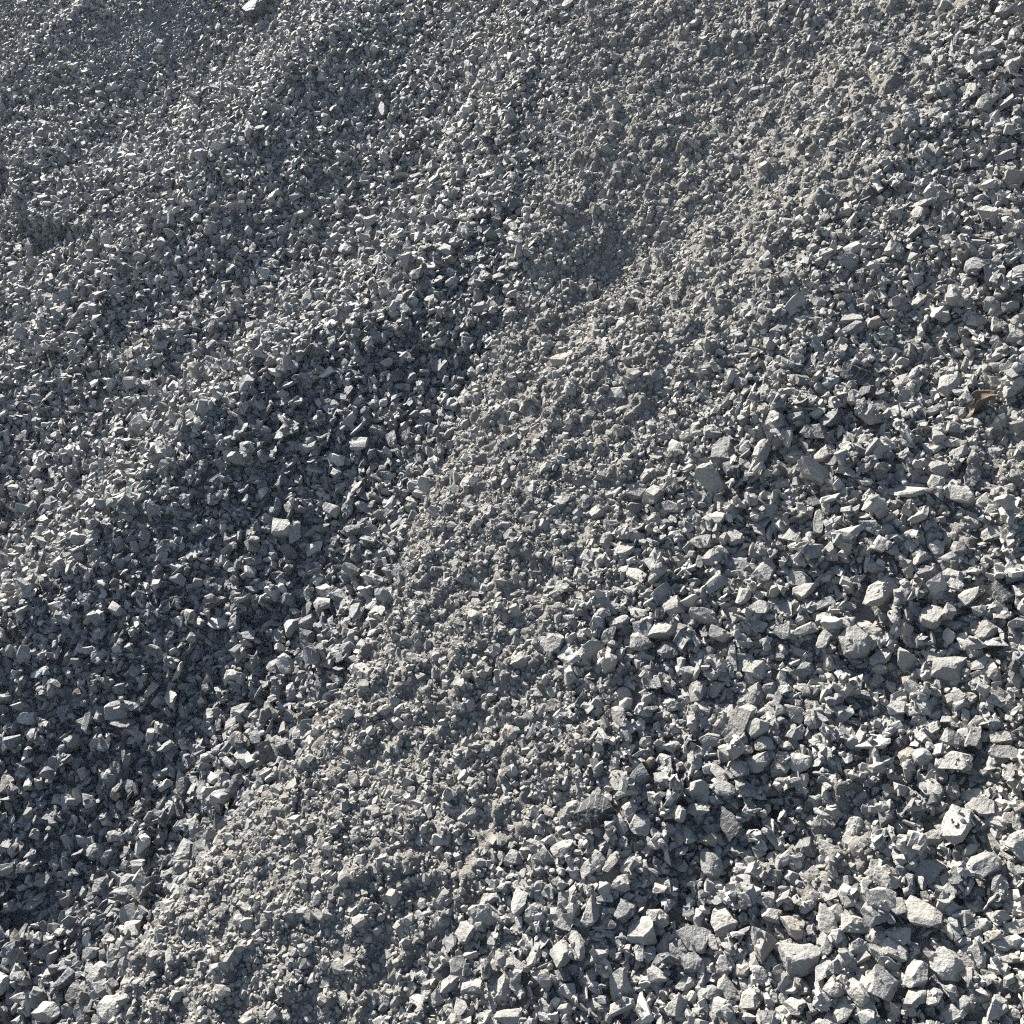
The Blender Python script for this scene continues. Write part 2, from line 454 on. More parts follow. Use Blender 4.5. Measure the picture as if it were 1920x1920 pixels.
HERO = [
    (-0.7669, 1.7482, 0.0599, 0.38, "p", "k", 0.43, "blue-black slab with fine pale veins wedged among dusty cobbles"),
    (-0.7367, 1.7185, 0.0353, 0.39, "b", "k", 0.87, "dark greenish block just downhill of the blue-black veined slab"),
    (-0.6317, 1.7798, 0.0389, 1.95, "r", "l", 0.77, "tan rounded stone with a nick in its flank near the brown leaf"),
    (-0.5372, 1.7431, 0.0407, 1.65, "b", "l", 0.55, "rough dusty stone leaning against the brown curled leaf"),
    (-0.8706, 1.5165, 0.0555, 2.05, "b", "d", 0.63, "dark slate block standing upright with one frosted flat face"),
    (-0.7177, 1.5417, 0.0543, 0.04, "b", "w", 0.51, "buff stepped stone overlapping a smaller slab on the coarse flank"),
    (-0.5776, 1.5759, 0.0593, 0.34, "p", "w", 0.37, "pale cream flat slab with pitted face and deep shadow beneath"),
    (-0.5305, 1.4183, 0.0661, 1.49, "b", "w", 0.57, "largest angular block with sunlit streaked face and dark speckled side"),
    (-0.3925, 1.488, 0.0383, -0.32, "b", "k", 0.85, "black stone with small white flecks on the coarse flank"),
    (-0.521, 1.3694, 0.0468, -0.16, "s", "l", 0.35, "long straight bar-shaped stone beside the dust-capped round cobble"),
    (-0.5212, 1.3372, 0.0451, 0.53, "r", "m", 0.96, "big round cobble capped with clinging dust"),
    (-0.4012, 1.3661, 0.0434, 0.43, "b", "m", 0.78, "grey-green block with broad flat front face"),
    (-0.5838, 1.1553, 0.0495, 1.76, "b", "l", 0.6, "tall tan wedge tapering to a point at its foot"),
    (-0.4906, 1.1543, 0.0309, 0.58, "b", "w", 0.96, "square stone with sparkling sunlit top standing above grit"),
    (-0.5288, 1.0315, 0.0474, -0.17, "p", "k", 0.66, "dark slate wedge leaning over a deep black gap"),
    (-0.5324, 1.0046, 0.034, 1.48, "b", "B", 0.71, "brownish stone tucked under the dark slate wedge"),
    (-0.5107, 0.9758, 0.0376, -0.68, "r", "m", 0.67, "smooth oval stone lying in the grit hollow"),
    (-0.3232, 1.0841, 0.0322, -0.03, "b", "w", 0.68, "white-faced wedge with a shaded lower half"),
    (-0.2421, 1.1618, 0.0407, 0.98, "r", "m", 0.62, "smooth grey lozenge-shaped stone on the coarse flank"),
    (-0.2904, 1.189, 0.0486, 1.61, "b", "w", 0.67, "big bright wedge with flat sunlit face above a shaded hollow"),
    (-0.3315, 1.2577, 0.0398, 0.48, "b", "w", 0.77, "big pale pitted block topped by a smaller stone"),
    (-0.3867, 1.2384, 0.0275, 1.22, "p", "B", 0.65, "flat pinkish buff stone among loose grit"),
    (-0.2698, 1.073, 0.0464, 0.27, "p", "l", 0.51, "broad speckled slab half lit and half in shade"),
    (-0.3819, 0.9764, 0.0355, -0.25, "b", "B", 0.81, "yellowish grey rough stone beside a layered pale stone"),
    (-0.3209, 1.0195, 0.0433, 0.47, "b", "l", 0.56, "layered pale stone split along its long side"),
    (-0.3524, 0.9493, 0.0522, 0.82, "r", "m", 0.66, "broad grey cobble with a lap of grit on top"),
    (-0.2202, 1.0402, 0.0384, 1.75, "r", "w", 0.85, "rounded cream boulder-like stone with bright top"),
    (-0.2629, 0.982, 0.0405, 1.94, "b", "m", 0.9, "large square block with shaded flat front near the cream stone"),
    (-0.6739, 0.9349, 0.0634, 0.77, "b", "k", 0.74, "black fractured rock with glossy hollow face, bigger than its neighbours"),
    (-0.7098, 0.9217, 0.0389, 1.31, "b", "l", 0.58, "pale stone hugging the uphill edge of the black fractured rock"),
    (-0.7223, 0.7371, 0.0497, 0.56, "r", "l", 0.41, "long potato-shaped dusty cobble below the grit band"),
    (-0.6857, 0.7775, 0.0367, 2.01, "b", "w", 0.55, "bright bluish white stone standing on end"),
    (-0.5329, 0.8558, 0.0437, 0.64, "b", "w", 0.89, "frosted bluish white angular boulder, brightest of the coarse stones"),
    (-0.5141, 0.7834, 0.047, 1.86, "b", "l", 0.63, "tall pyramid-shaped stone with pointed top"),
    (-1.3128, 1.5886, 0.0508, 0.36, "r", "B", 0.69, "buff clod half buried in the upper grit band"),
    (-1.1379, 1.5524, 0.0425, 0.39, "p", "l", 0.59, "flat rectangular stone perched on grit beside a smaller block"),
    (-1.2884, 1.2753, 0.0409, 1.8, "r", "B", 0.82, "crumbly round clod at the edge of the grit band"),
    (-1.2917, 1.1945, 0.0459, 0.14, "p", "w", 0.6, "pale lip-shaped stone jutting from the grit edge over dark gravel"),
    (-0.8667, 1.1015, 0.0412, -0.1, "p", "w", 0.8, "bright flat triangular stone beside a bigger dusty block"),
    (-1.1839, 0.8895, 0.0547, 0.25, "b", "l", 0.56, "dust-plastered stone where dark gravel meets the grit band"),
    (-1.3157, 0.4564, 0.0478, 2.21, "b", "m", 0.75, "kite-shaped faceted stone standing in the dark hollow"),
    (-1.2825, 0.2255, 0.0449, 2.38, "r", "l", 0.92, "round cobble with one bright rough patch at the foot of the hollow"),
    (-1.1474, 0.2482, 0.0497, 0.67, "r", "w", 0.83, "pale round cobble beside the end of the grit band"),
    (-1.0001, 0.5419, 0.0325, 1.12, "b", "w", 0.69, "boxy pale stone sitting on top of the grit band"),
    (-1.6412, 1.0086, 0.0585, 0.55, "b", "w", 0.52, "sunlit blocky stone capping a pair in the dark hollow"),
    (-1.4826, 0.8647, 0.0375, 1.84, "b", "w", 0.89, "bright square-topped stone alone in the dark hollow"),
    (-1.4167, 0.8072, 0.0474, -0.36, "r", "l", 0.68, "smooth pale oval stone beside a triangular one in dark gravel"),
    (-2.45, 1.1009, 0.0356, 1.2, "b", "B", 0.61, "small yellowish stone on the far gravel slope"),
    (-3.2327, 1.4323, 0.0657, 0.26, "p", "k", 0.5, "dark bluish slab above the small scarp"),
    (-3.5513, 2.4079, 0.1048, 0.4, "b", "d", 0.47, "biggest slab on the far upper slope, tilted and bluish"),
    (-1.5285, 1.7019, 0.0428, 2.17, "p", "w", 0.47, "upright pale tile-like stone at the top of the grit band"),
    (-1.5404, 1.6589, 0.0298, 1.48, "b", "B", 0.76, "buff edged flat stone beside the upright tile-like stone"),
    (-0.8695, 2.3867, 0.0551, 0.47, "p", "d", 0.57, "dark triangular slab overlapping a rounded stone high on the flank"),
    (-0.7634, 2.2256, 0.0392, 0.24, "r", "B", 0.94, "round brownish cobble with rough skin high on the flank"),
    (-0.2066, 1.0679, 0.0349, 0.08, "p", "l", 0.94),
    (-0.2253, 1.2029, 0.0417, 1.9, "b", "w", 0.66),
    (-0.4576, 0.9279, 0.0398, -0.4, "b", "l", 0.82),
    (-0.4768, 0.8871, 0.0409, 0.32, "b", "l", 0.8),
    (-0.3526, 1.0025, 0.0394, 1.96, "p", "m", 0.69),
    (-0.3757, 0.8755, 0.0354, 1.46, "b", "l", 0.83),
    (-0.5942, 0.7658, 0.0389, -0.29, "b", "m", 0.79),
    (-0.5151, 1.6011, 0.0521, -0.08, "b", "l", 0.53),
    (-0.2385, 1.0113, 0.0336, 1.76, "b", "l", 0.76),
    (-0.3748, 1.103, 0.038, 0.61, "p", "m", 0.7),
    (-0.2913, 1.1243, 0.0323, 1.61, "b", "m", 0.91),
    (-0.857, 1.4677, 0.0623, -0.18, "b", "l", 0.47),
    (-0.4545, 1.4173, 0.0384, 1.94, "r", "l", 0.83),
    (-0.4009, 1.0799, 0.033, -0.12, "b", "l", 0.9),
    (-0.1595, 1.0342, 0.028, 0.67, "b", "w", 0.92),
    (-0.274, 1.0199, 0.033, 0.2, "b", "l", 0.71),
    (-0.7265, 0.7022, 0.034, 1.71, "b", "m", 0.95),
    (-0.2808, 0.956, 0.0346, -0.45, "b", "l", 0.6),
    (-0.6354, 0.6793, 0.042, 1.22, "b", "l", 0.57),
    (-0.2296, 0.9895, 0.0292, 0.67, "b", "m", 0.82),
    (-1.1528, 0.3545, 0.0409, 2.09, "b", "m", 0.77),
    (-0.7663, 1.2083, 0.047, 0.71, "b", "l", 0.58),
    (-0.6209, 1.2332, 0.042, 0.08, "b", "l", 0.65),
    (-0.8417, 1.1283, 0.0443, 1.01, "b", "l", 0.66),
    (-1.3189, 0.1283, 0.0545, 0.8, "b", "l", 0.6),
    (-0.6945, 1.3681, 0.0381, 1.69, "b", "m", 0.88),
    (-0.6823, 0.8703, 0.035, 0.61, "b", "l", 0.88),
    (-0.6139, 0.9609, 0.0346, 2.06, "r", "m", 0.83),
    (-0.5889, 1.5011, 0.0445, -0.13, "p", "m", 0.59),
    (-0.4562, 1.3542, 0.0369, -0.42, "b", "l", 0.75),
    (-1.4641, 0.0716, 0.0489, 0.35, "r", "w", 0.78),
    (-0.7038, 0.6402, 0.0369, 2.04, "b", "w", 0.66),
    (-0.3925, 1.119, 0.0327, 1.96, "b", "l", 0.79),
    (-0.2825, 0.9284, 0.0287, 1.78, "b", "l", 0.81),
    (-0.7263, 1.2632, 0.0457, 0.33, "b", "l", 0.56),
    (-0.6766, 0.9925, 0.0343, -0.22, "p", "m", 0.87),
    (-0.2886, 1.2988, 0.039, 0.67, "b", "m", 0.47),
    (-0.535, 1.1219, 0.0344, 0.94, "b", "l", 0.75),
    (-0.1929, 0.9983, 0.0282, 1.15, "b", "l", 0.75),
    (-0.5928, 0.8293, 0.0369, 2.17, "b", "m", 0.61),
    (-0.6262, 1.9182, 0.0387, 0.86, "b", "l", 0.78),
    (-0.5286, 1.7649, 0.0392, -0.05, "b", "l", 0.69),
    (-0.4054, 0.8681, 0.0314, -0.19, "b", "l", 0.7),
    (-0.6336, 0.8782, 0.0427, 1.4, "s", "l", 0.47),
    (-0.6614, 1.315, 0.0344, 0.51, "b", "m", 0.86),
    (-0.4225, 0.8858, 0.029, 1.14, "b", "d", 0.86),
    (-0.778, 1.1747, 0.0388, 0.18, "b", "m", 0.74),
    (-0.6893, 1.444, 0.041, 1.85, "p", "m", 0.67),
    (-0.8542, 0.7812, 0.0401, -0.6, "b", "l", 0.62),
    (-0.3061, 0.9998, 0.0258, 0.65, "b", "l", 0.92),
    (-0.9368, 1.4058, 0.0388, 1.73, "b", "l", 0.87),
    (-0.7733, 1.2516, 0.0339, 1.11, "b", "l", 0.91),
    (-0.3395, 0.9759, 0.0279, 1.62, "b", "l", 0.82),
    (-0.301, 0.9429, 0.0269, 1.62, "b", "l", 0.83),
    (-0.9038, 1.1039, 0.0377, 1.93, "b", "l", 0.8),
    (-0.749, 1.6423, 0.035, 1.1, "b", "d", 0.87),
    (-0.4585, 0.8634, 0.0283, 0.66, "r", "d", 0.85),
    (-0.5257, 0.8792, 0.0293, -0.01, "b", "l", 0.85),
    (-0.6003, 0.666, 0.0357, 0.67, "b", "l", 0.57),
    (-0.6974, 1.8844, 0.0419, 0.35, "p", "l", 0.62),
    (-0.4672, 1.6729, 0.0356, 1.64, "b", "l", 0.73),
    (-0.4041, 1.0367, 0.0295, 1.14, "p", "l", 0.77),
    (-0.2783, 1.2236, 0.0273, 0.6, "b", "l", 0.81),
    (-0.3302, 0.901, 0.0268, 0.33, "b", "l", 0.79),
    (-0.775, 0.9119, 0.0349, 0.85, "b", "m", 0.75),
    (-0.4416, 0.8107, 0.028, 1.65, "b", "l", 0.79),
    (-0.9359, 1.0494, 0.0389, 0.53, "r", "m", 0.73),
    (-0.2777, 1.037, 0.0275, 0.38, "b", "l", 0.73),
    (-0.5594, 1.1581, 0.0378, 0.94, "b", "l", 0.54),
    (-0.6925, 1.5057, 0.0346, -0.29, "p", "k", 0.84),
    (-0.6363, 1.3331, 0.0331, 2.16, "b", "m", 0.85),
    (-0.182, 1.0997, 0.0353, 0.99, "p", "l", 0.41),
    (-0.59, 0.8828, 0.029, 0.63, "b", "l", 0.88),
    (-1.2896, 0.1815, 0.0401, 2.13, "b", "d", 0.67),
    (-0.3865, 1.431, 0.0298, 1.31, "b", "m", 0.8),
    (-0.5772, 1.0475, 0.0307, 0.59, "b", "l", 0.8),
    (-0.4288, 1.0632, 0.0286, 0.79, "b", "d", 0.82),
    (-0.7724, 0.6886, 0.0311, 1.31, "b", "l", 0.82),
    (-0.2194, 1.0916, 0.0258, 0.64, "b", "m", 0.76),
    (-0.6396, 0.9664, 0.032, 1.69, "b", "l", 0.73),
    (-0.5637, 0.86, 0.0302, 1.67, "b", "d", 0.74),
    (-0.8991, 2.3824, 0.0465, 1.54, "r", "l", 0.68),
    (-0.6239, 1.1593, 0.0408, 0.65, "p", "d", 0.48),
    (-0.5576, 1.3219, 0.0388, 1.66, "s", "m", 0.54),
    (-0.5829, 0.7884, 0.0347, -0.31, "b", "l", 0.56),
    (-1.0971, 1.6033, 0.0476, 0.84, "p", "m", 0.56),
    (-0.3068, 1.1634, 0.0292, 0.79, "b", "l", 0.67),
    (-0.6633, 0.7818, 0.0326, 1.4, "r", "m", 0.66),
    (-0.624, 0.7973, 0.0338, 0.33, "b", "l", 0.63),
    (-0.67, 0.6575, 0.0339, 0.81, "b", "l", 0.62),
    (-1.2111, 0.5997, 0.0402, 2.06, "b", "d", 0.67),
    (-0.6658, 1.16, 0.0319, 2.21, "b", "l", 0.82),
    (-0.3711, 1.0309, 0.0254, -0.09, "b", "l", 0.88),
    (-1.002, 2.6496, 0.0469, 1.71, "b", "l", 0.76),
    (-0.7584, 1.608, 0.0462, 0.64, "b", "d", 0.44),
    (-0.6559, 1.2306, 0.0452, 2.11, "s", "m", 0.41),
    (-0.9076, 1.2891, 0.0372, 0.48, "b", "m", 0.74),
    (-0.5365, 1.208, 0.0327, -0.17, "b", "l", 0.67),
    (-0.5663, 0.737, 0.0311, 0.37, "b", "l", 0.66),
    (-0.3829, 0.9047, 0.0309, -0.4, "b", "l", 0.54),
    (-0.4966, 0.7689, 0.034, 0.98, "b", "l", 0.51),
    (-0.7397, 1.3623, 0.0449, 0.29, "p", "d", 0.44),
    (-0.7658, 1.5581, 0.0318, 0.43, "b", "m", 0.9),
    (-0.4667, 1.4863, 0.0268, 0.49, "b", "w", 0.93),
    (-0.5615, 1.2695, 0.0282, 0.54, "b", "d", 0.9),
    (-0.7414, 0.8187, 0.0299, 0.62, "b", "m", 0.85),
    (-0.7118, 1.7744, 0.0394, 1.21, "b", "l", 0.61),
    (-0.4246, 1.4652, 0.0327, 1.12, "b", "l", 0.62),
    (-0.553, 1.0657, 0.0335, 0.33, "p", "m", 0.6),
    (-1.3299, 0.4919, 0.0424, 2.09, "b", "m", 0.63),
    (-1.335, 0.1759, 0.039, 1.85, "b", "d", 0.65),
    (-0.7742, 1.3516, 0.0341, 1.7, "b", "l", 0.77),
    (-0.4946, 1.4757, 0.029, 0.92, "b", "d", 0.82),
    (-0.7892, 0.7121, 0.0293, 1.73, "b", "d", 0.82),
    (-0.6436, 1.3858, 0.0327, 0.49, "b", "m", 0.72),
    (-0.8121, 1.5427, 0.0442, 1.88, "b", "l", 0.5),
    (-0.5658, 1.0228, 0.0348, 0.6, "b", "m", 0.54),
    (-0.2986, 1.2321, 0.0301, 0.49, "p", "l", 0.57),
    (-0.742, 0.6803, 0.0383, -0.49, "p", "d", 0.46),
    (-0.5029, 0.8583, 0.032, 1.84, "b", "l", 0.56),
    (-0.6265, 0.7459, 0.042, 2.1, "s", "l", 0.33),
    (-0.5201, 1.6435, 0.0362, 1.65, "b", "m", 0.6),
    (-0.4498, 1.5677, 0.0315, 0.92, "p", "l", 0.66),
    (-0.3708, 1.392, 0.0294, 0.74, "p", "l", 0.66),
    (-0.6149, 0.9008, 0.0395, 1.68, "s", "m", 0.4),
    (-0.7655, 1.3992, 0.0309, 1.7, "b", "m", 0.91),
    (-0.548, 1.0987, 0.026, 0.58, "r", "m", 0.94),
    (-1.2922, 0.3122, 0.0367, 0.64, "b", "l", 0.84),
    (-0.4638, 0.9995, 0.0261, 0.62, "b", "l", 0.84),
    (-0.7671, 0.7978, 0.0286, 1.31, "b", "l", 0.85),
    (-0.7589, 1.0962, 0.0308, 0.55, "b", "l", 0.82),
    (-0.9844, 1.2239, 0.0337, 0.88, "b", "m", 0.83),
    (-0.7372, 1.187, 0.0306, 0.53, "b", "d", 0.83),
    (-0.9938, 2.2955, 0.0424, 1.72, "r", "m", 0.75),
    (-0.6063, 1.1102, 0.0298, 0.57, "b", "m", 0.74),
    (-0.2143, 1.0025, 0.0238, 1.6, "b", "l", 0.75),
    (-0.7199, 0.8489, 0.0315, 0.3, "b", "l", 0.71),
    (-0.554, 0.7663, 0.0266, 1.67, "b", "l", 0.77),
    (-0.6904, 1.1229, 0.0314, 0.55, "b", "l", 0.74),
    (-0.6943, 1.7068, 0.0391, 0.07, "p", "l", 0.56),
    (-0.1824, 1.1204, 0.0271, 0.99, "b", "w", 0.58),
    (-0.842, 0.82, 0.0359, 1.32, "b", "l", 0.57),
    (-0.8631, 1.2632, 0.0408, 0.22, "p", "w", 0.53),
    (-1.2839, 0.5265, 0.0417, 2.08, "b", "d", 0.58),
    (-0.6273, 1.3698, 0.0427, 0.11, "b", "l", 0.4),
    (-0.4416, 1.5062, 0.0325, 1.79, "p", "d", 0.63),
    (-0.3495, 1.2817, 0.0274, 0.37, "b", "l", 0.7),
    (-0.4174, 0.8511, 0.027, 0.17, "b", "m", 0.67),
    (-0.8334, 1.1601, 0.0346, 0.91, "b", "d", 0.66),
    (-0.4347, 1.432, 0.0261, 1.31, "b", "m", 0.88),
    (-0.3844, 1.0036, 0.0234, 0.64, "b", "l", 0.9),
    (-1.4299, 0.5215, 0.0363, 1.1, "b", "d", 0.87),
    (-1.4219, 0.8685, 0.0366, 1.83, "b", "d", 0.89),
    (-0.9336, 2.3989, 0.04, 1.71, "b", "l", 0.8),
    (-0.4101, 0.9686, 0.0289, 0.47, "b", "l", 0.6),
    (-0.8345, 1.6942, 0.0326, 0.86, "b", "d", 0.81),
    (-0.4832, 1.5722, 0.0273, 0.46, "r", "m", 0.83),
    (-0.5411, 1.1467, 0.0274, 0.57, "r", "l", 0.79),
    (-0.6617, 1.9189, 0.0311, 0.86, "b", "l", 0.82),
    (-0.8072, 1.364, 0.0339, 0.48, "b", "l", 0.69),
    (-0.8314, 1.1852, 0.0329, 0.9, "b", "m", 0.7),
    (-1.2695, 1.06, 0.0429, -0.6, "b", "m", 0.63),
    (-0.7844, 0.5506, 0.0336, 1.31, "p", "d", 0.53),
    (-0.9081, 0.8777, 0.0402, 1.75, "b", "l", 0.44),
    (-0.9598, 1.1841, 0.0433, 1.43, "s", "l", 0.44),
    (-0.7587, 1.5087, 0.035, 0.44, "p", "l", 0.62),
    (-0.4847, 1.3384, 0.0313, 1.48, "b", "l", 0.61),
    (-0.5582, 0.9891, 0.0303, -0.41, "b", "l", 0.61),
    (-1.1555, 0.442, 0.0376, 0.93, "b", "l", 0.58),
    (-0.5618, 1.6271, 0.0257, 0.44, "b", "m", 0.98),
    (-0.8377, 1.0255, 0.0285, 0.55, "b", "l", 0.9),
    (-1.0816, 1.3212, 0.033, 0.45, "b", "m", 0.89),
    (-0.9114, 1.9544, 0.0327, 1.71, "b", "m", 0.97),
    (-0.5933, 1.1942, 0.0268, 0.55, "b", "d", 0.83),
    (-0.5651, 1.1967, 0.0264, 0.94, "b", "m", 0.84),
    (-0.2901, 1.0077, 0.0213, -0.47, "b", "m", 0.88),
    (-1.3868, 0.3479, 0.0384, 0.63, "b", "m", 0.75),
    (-0.8575, 2.0875, 0.033, 0.26, "b", "l", 0.85),
    (-0.7063, 0.6132, 0.0281, 0.97, "b", "l", 0.71),
    (-0.8167, 1.2139, 0.0319, 0.51, "b", "l", 0.72),
    (-1.4684, 0.9634, 0.0444, 0.21, "b", "l", 0.66),
    (-0.5891, 1.3177, 0.0361, 0.82, "s", "l", 0.46),
    (-0.6783, 0.8058, 0.0312, 1.7, "p", "m", 0.56),
    (-0.9524, 1.2916, 0.0418, 2.18, "b", "m", 0.5),
    (-1.3364, 0.2286, 0.0434, 0.93, "b", "m", 0.51),
    (-1.592, 0.618, 0.0513, 0.02, "p", "w", 0.49),
    (-1.608, 1.0179, 0.0482, 1.74, "b", "m", 0.54),
    (-0.4507, 0.8393, 0.0267, 0.98, "b", "l", 0.64),
    (-0.8733, 0.952, 0.029, 0.57, "r", "B", 0.84),
    (-0.9916, 1.2514, 0.0314, 0.48, "b", "d", 0.84),
    (-0.7968, 1.6163, 0.0392, 0.4, "b", "d", 0.48),
    (-0.5708, 1.0793, 0.0341, -0.11, "p", "l", 0.47),
    (-0.3018, 1.315, 0.0294, 0.77, "b", "l", 0.5),
    (-0.5824, 0.6975, 0.0306, 1.58, "p", "w", 0.49),
    (-0.9235, 0.4525, 0.0339, 1.53, "b", "l", 0.5),
    (-0.7788, 0.7779, 0.0285, -0.27, "b", "l", 0.74),
    (-0.7286, 0.7554, 0.0272, 0.95, "b", "l", 0.76),
    (-0.7378, 1.0828, 0.0283, 0.92, "b", "w", 0.77),
    (-1.1905, 1.2361, 0.0341, 1.09, "b", "m", 0.77),
    (-1.7305, 0.2947, 0.0385, 1.09, "b", "l", 0.75),
    (-1.095, 2.2936, 0.0417, 1.74, "b", "l", 0.7),
    (-0.6646, 1.4748, 0.0431, 2.0, "s", "l", 0.37),
    (-0.7722, 1.6988, 0.0279, 1.1, "b", "d", 0.92),
    (-0.9558, 0.5622, 0.0289, 1.54, "b", "l", 0.71),
    (-1.5963, 1.1013, 0.0466, 0.04, "b", "l", 0.61),
    (-1.0399, 2.2717, 0.0427, -0.22, "b", "d", 0.62),
    (-0.9437, 1.7798, 0.0356, 0.35, "b", "d", 0.68),
    (-0.594, 1.6648, 0.0337, 0.65, "p", "l", 0.52),
    (-0.6042, 1.4243, 0.0353, -0.18, "s", "l", 0.48),
    (-0.511, 1.4908, 0.0332, 1.31, "b", "l", 0.5),
    (-0.7219, 1.5805, 0.0325, 0.99, "b", "l", 0.61),
    (-0.6145, 1.2997, 0.0244, 0.52, "b", "l", 0.94),
    (-0.5851, 1.2182, 0.0239, 0.55, "b", "d", 0.94),
    (-0.3795, 1.2903, 0.0286, 1.78, "b", "l", 0.58),
    (-0.8922, 1.3978, 0.0371, 0.09, "p", "l", 0.56),
    (-1.4406, 0.791, 0.0364, 0.54, "b", "m", 0.84),
    (-0.5816, 0.9791, 0.0246, 0.95, "b", "l", 0.82),
    (-0.6584, 0.7082, 0.0232, 2.12, "b", "l", 0.86),
    (-0.6473, 1.1781, 0.0279, 1.68, "b", "m", 0.71),
    (-0.7808, 1.0113, 0.0292, 0.57, "b", "l", 0.7),
    (-1.3295, 1.2676, 0.0399, 2.19, "b", "m", 0.65),
    (-1.3937, 0.0981, 0.0353, 1.02, "b", "l", 0.68),
    (-1.4378, 0.6901, 0.0405, 0.56, "b", "l", 0.65),
    (-1.5718, 1.0183, 0.0395, 1.08, "b", "w", 0.71),
    (-0.8533, 2.0023, 0.0327, 0.29, "b", "l", 0.73),
    (-0.7665, 1.9258, 0.0324, 1.32, "b", "m", 0.71),
    (-0.3296, 1.2978, 0.0292, 1.92, "p", "m", 0.51),
    (-0.9687, 1.3958, 0.0389, 0.45, "b", "d", 0.51),
    (-0.9636, 2.3354, 0.0399, 0.46, "b", "l", 0.55),
    (-0.6274, 1.7318, 0.0381, 1.32, "s", "m", 0.43),
    (-0.5816, 1.2892, 0.035, 0.15, "s", "l", 0.43),
    (-1.1338, 0.8303, 0.0418, 2.23, "p", "m", 0.42),
    (-1.677, 0.6642, 0.0544, 0.11, "p", "d", 0.39),
    (-0.7501, 2.1182, 0.0426, -0.09, "b", "l", 0.42),
    (-0.8342, 1.8358, 0.0403, 0.59, "b", "d", 0.45),
    (-0.8945, 2.4842, 0.0353, 0.77, "b", "l", 0.67),
    (-1.0122, 1.3359, 0.0282, 0.46, "r", "l", 0.96),
    (-2.5882, 2.1599, 0.0521, 1.95, "b", "m", 0.89),
    (-1.3318, 1.215, 0.0348, 0.45, "b", "l", 0.8),
    (-1.357, 0.7783, 0.0311, 1.83, "b", "l", 0.89),
    (-0.6937, 1.3166, 0.0282, 1.86, "b", "l", 0.73),
    (-1.5958, 1.2934, 0.0424, -0.48, "b", "m", 0.68),
    (-0.8244, 2.0016, 0.0341, -0.31, "p", "m", 0.69),
    (-0.5186, 1.7003, 0.0268, 0.42, "b", "l", 0.7),
    (-0.5792, 1.3493, 0.0271, 0.92, "b", "l", 0.68),
    (-0.7426, 0.9424, 0.0273, 1.41, "b", "l", 0.67),
    (-0.9532, 1.3706, 0.033, 0.46, "b", "d", 0.65),
    (-1.6185, 1.64, 0.0422, 1.48, "b", "m", 0.66),
    (-1.6189, 1.4818, 0.0536, -0.08, "p", "d", 0.43),
    (-1.3992, 0.3747, 0.0308, 0.92, "b", "w", 0.87),
    (-0.6902, 1.2489, 0.0314, -0.18, "b", "l", 0.55),
    (-0.9814, 1.4369, 0.0345, 1.33, "b", "l", 0.58),
    (-1.6401, 1.2471, 0.0477, 0.42, "b", "w", 0.52),
    (-0.5503, 1.602, 0.024, 0.45, "b", "l", 0.84),
    (-1.0741, 2.0006, 0.0322, 1.33, "b", "l", 0.8),
    (-0.3862, 1.4032, 0.0312, 0.84, "p", "l", 0.4),
    (-1.1529, 2.015, 0.0359, 0.27, "b", "m", 0.69),
    (-0.9221, 1.9841, 0.0365, 0.95, "b", "w", 0.51),
    (-1.8139, 1.6358, 0.0466, 0.52, "b", "l", 0.57),
    (-0.8496, 1.8565, 0.0392, 0.46, "b", "l", 0.42),
    (-0.9466, 1.8402, 0.0405, 1.09, "p", "l", 0.42),
    (-1.6376, 0.3403, 0.032, 0.59, "b", "w", 0.89),
    (-0.8978, 1.8747, 0.0258, 0.32, "b", "d", 1.0),
    (-0.9508, 0.8152, 0.0264, 0.59, "b", "m", 0.81),
    (-1.1172, 1.2684, 0.03, 0.87, "b", "m", 0.74),
    (-1.636, 1.2949, 0.0403, 0.41, "b", "m", 0.67),
    (-1.4348, 0.6629, 0.0359, 0.89, "b", "l", 0.61),
    (-1.2043, 2.5148, 0.0357, 0.73, "b", "l", 0.68),
    (-0.4569, 0.8983, 0.0302, -0.38, "s", "l", 0.36),
    (-0.5761, 1.6865, 0.0276, 0.42, "b", "l", 0.58),
    (-1.1128, 1.5748, 0.03, 0.38, "b", "m", 0.77),
    (-1.3317, 0.994, 0.0401, 0.14, "p", "w", 0.5),
    (-1.928, 0.515, 0.0319, 1.67, "b", "w", 0.83),
    (-1.4746, 1.1732, 0.0344, 1.08, "b", "w", 0.68),
    (-1.3298, 0.314, 0.0436, 0.93, "p", "l", 0.34),
    (-1.6588, 2.1148, 0.0433, 1.83, "b", "m", 0.61),
    (-0.8427, 1.9007, 0.0286, 1.09, "b", "m", 0.7),
    (-1.6682, 1.2686, 0.0439, 0.94, "p", "m", 0.46),
    (-1.3233, 0.6424, 0.0405, -0.32, "b", "w", 0.42),
    (-1.7956, 0.4065, 0.0427, 0.97, "b", "w", 0.45),
    (-1.7876, 1.0226, 0.048, 0.45, "p", "d", 0.42),
    (-1.3033, 2.386, 0.0396, 0.16, "b", "m", 0.57),
    (-0.5898, 1.367, 0.0317, 0.92, "s", "l", 0.39),
    (-1.4976, 1.5605, 0.031, 1.34, "b", "l", 0.85),
    (-1.7031, 1.0031, 0.0372, 0.46, "b", "w", 0.66),
    (-1.8016, 0.673, 0.0365, 0.05, "b", "w", 0.66),
    (-1.2427, 2.3889, 0.0339, 0.74, "b", "l", 0.65),
    (-0.9673, 2.5519, 0.0404, 0.12, "p", "w", 0.41),
    (-0.5525, 1.6986, 0.0265, 0.08, "p", "l", 0.54),
    (-0.403, 1.4527, 0.0231, 0.51, "b", "m", 0.55),
    (-1.3813, 0.5733, 0.037, 0.27, "b", "w", 0.47),
    (-1.8105, 1.7318, 0.0407, 0.12, "b", "w", 0.6),
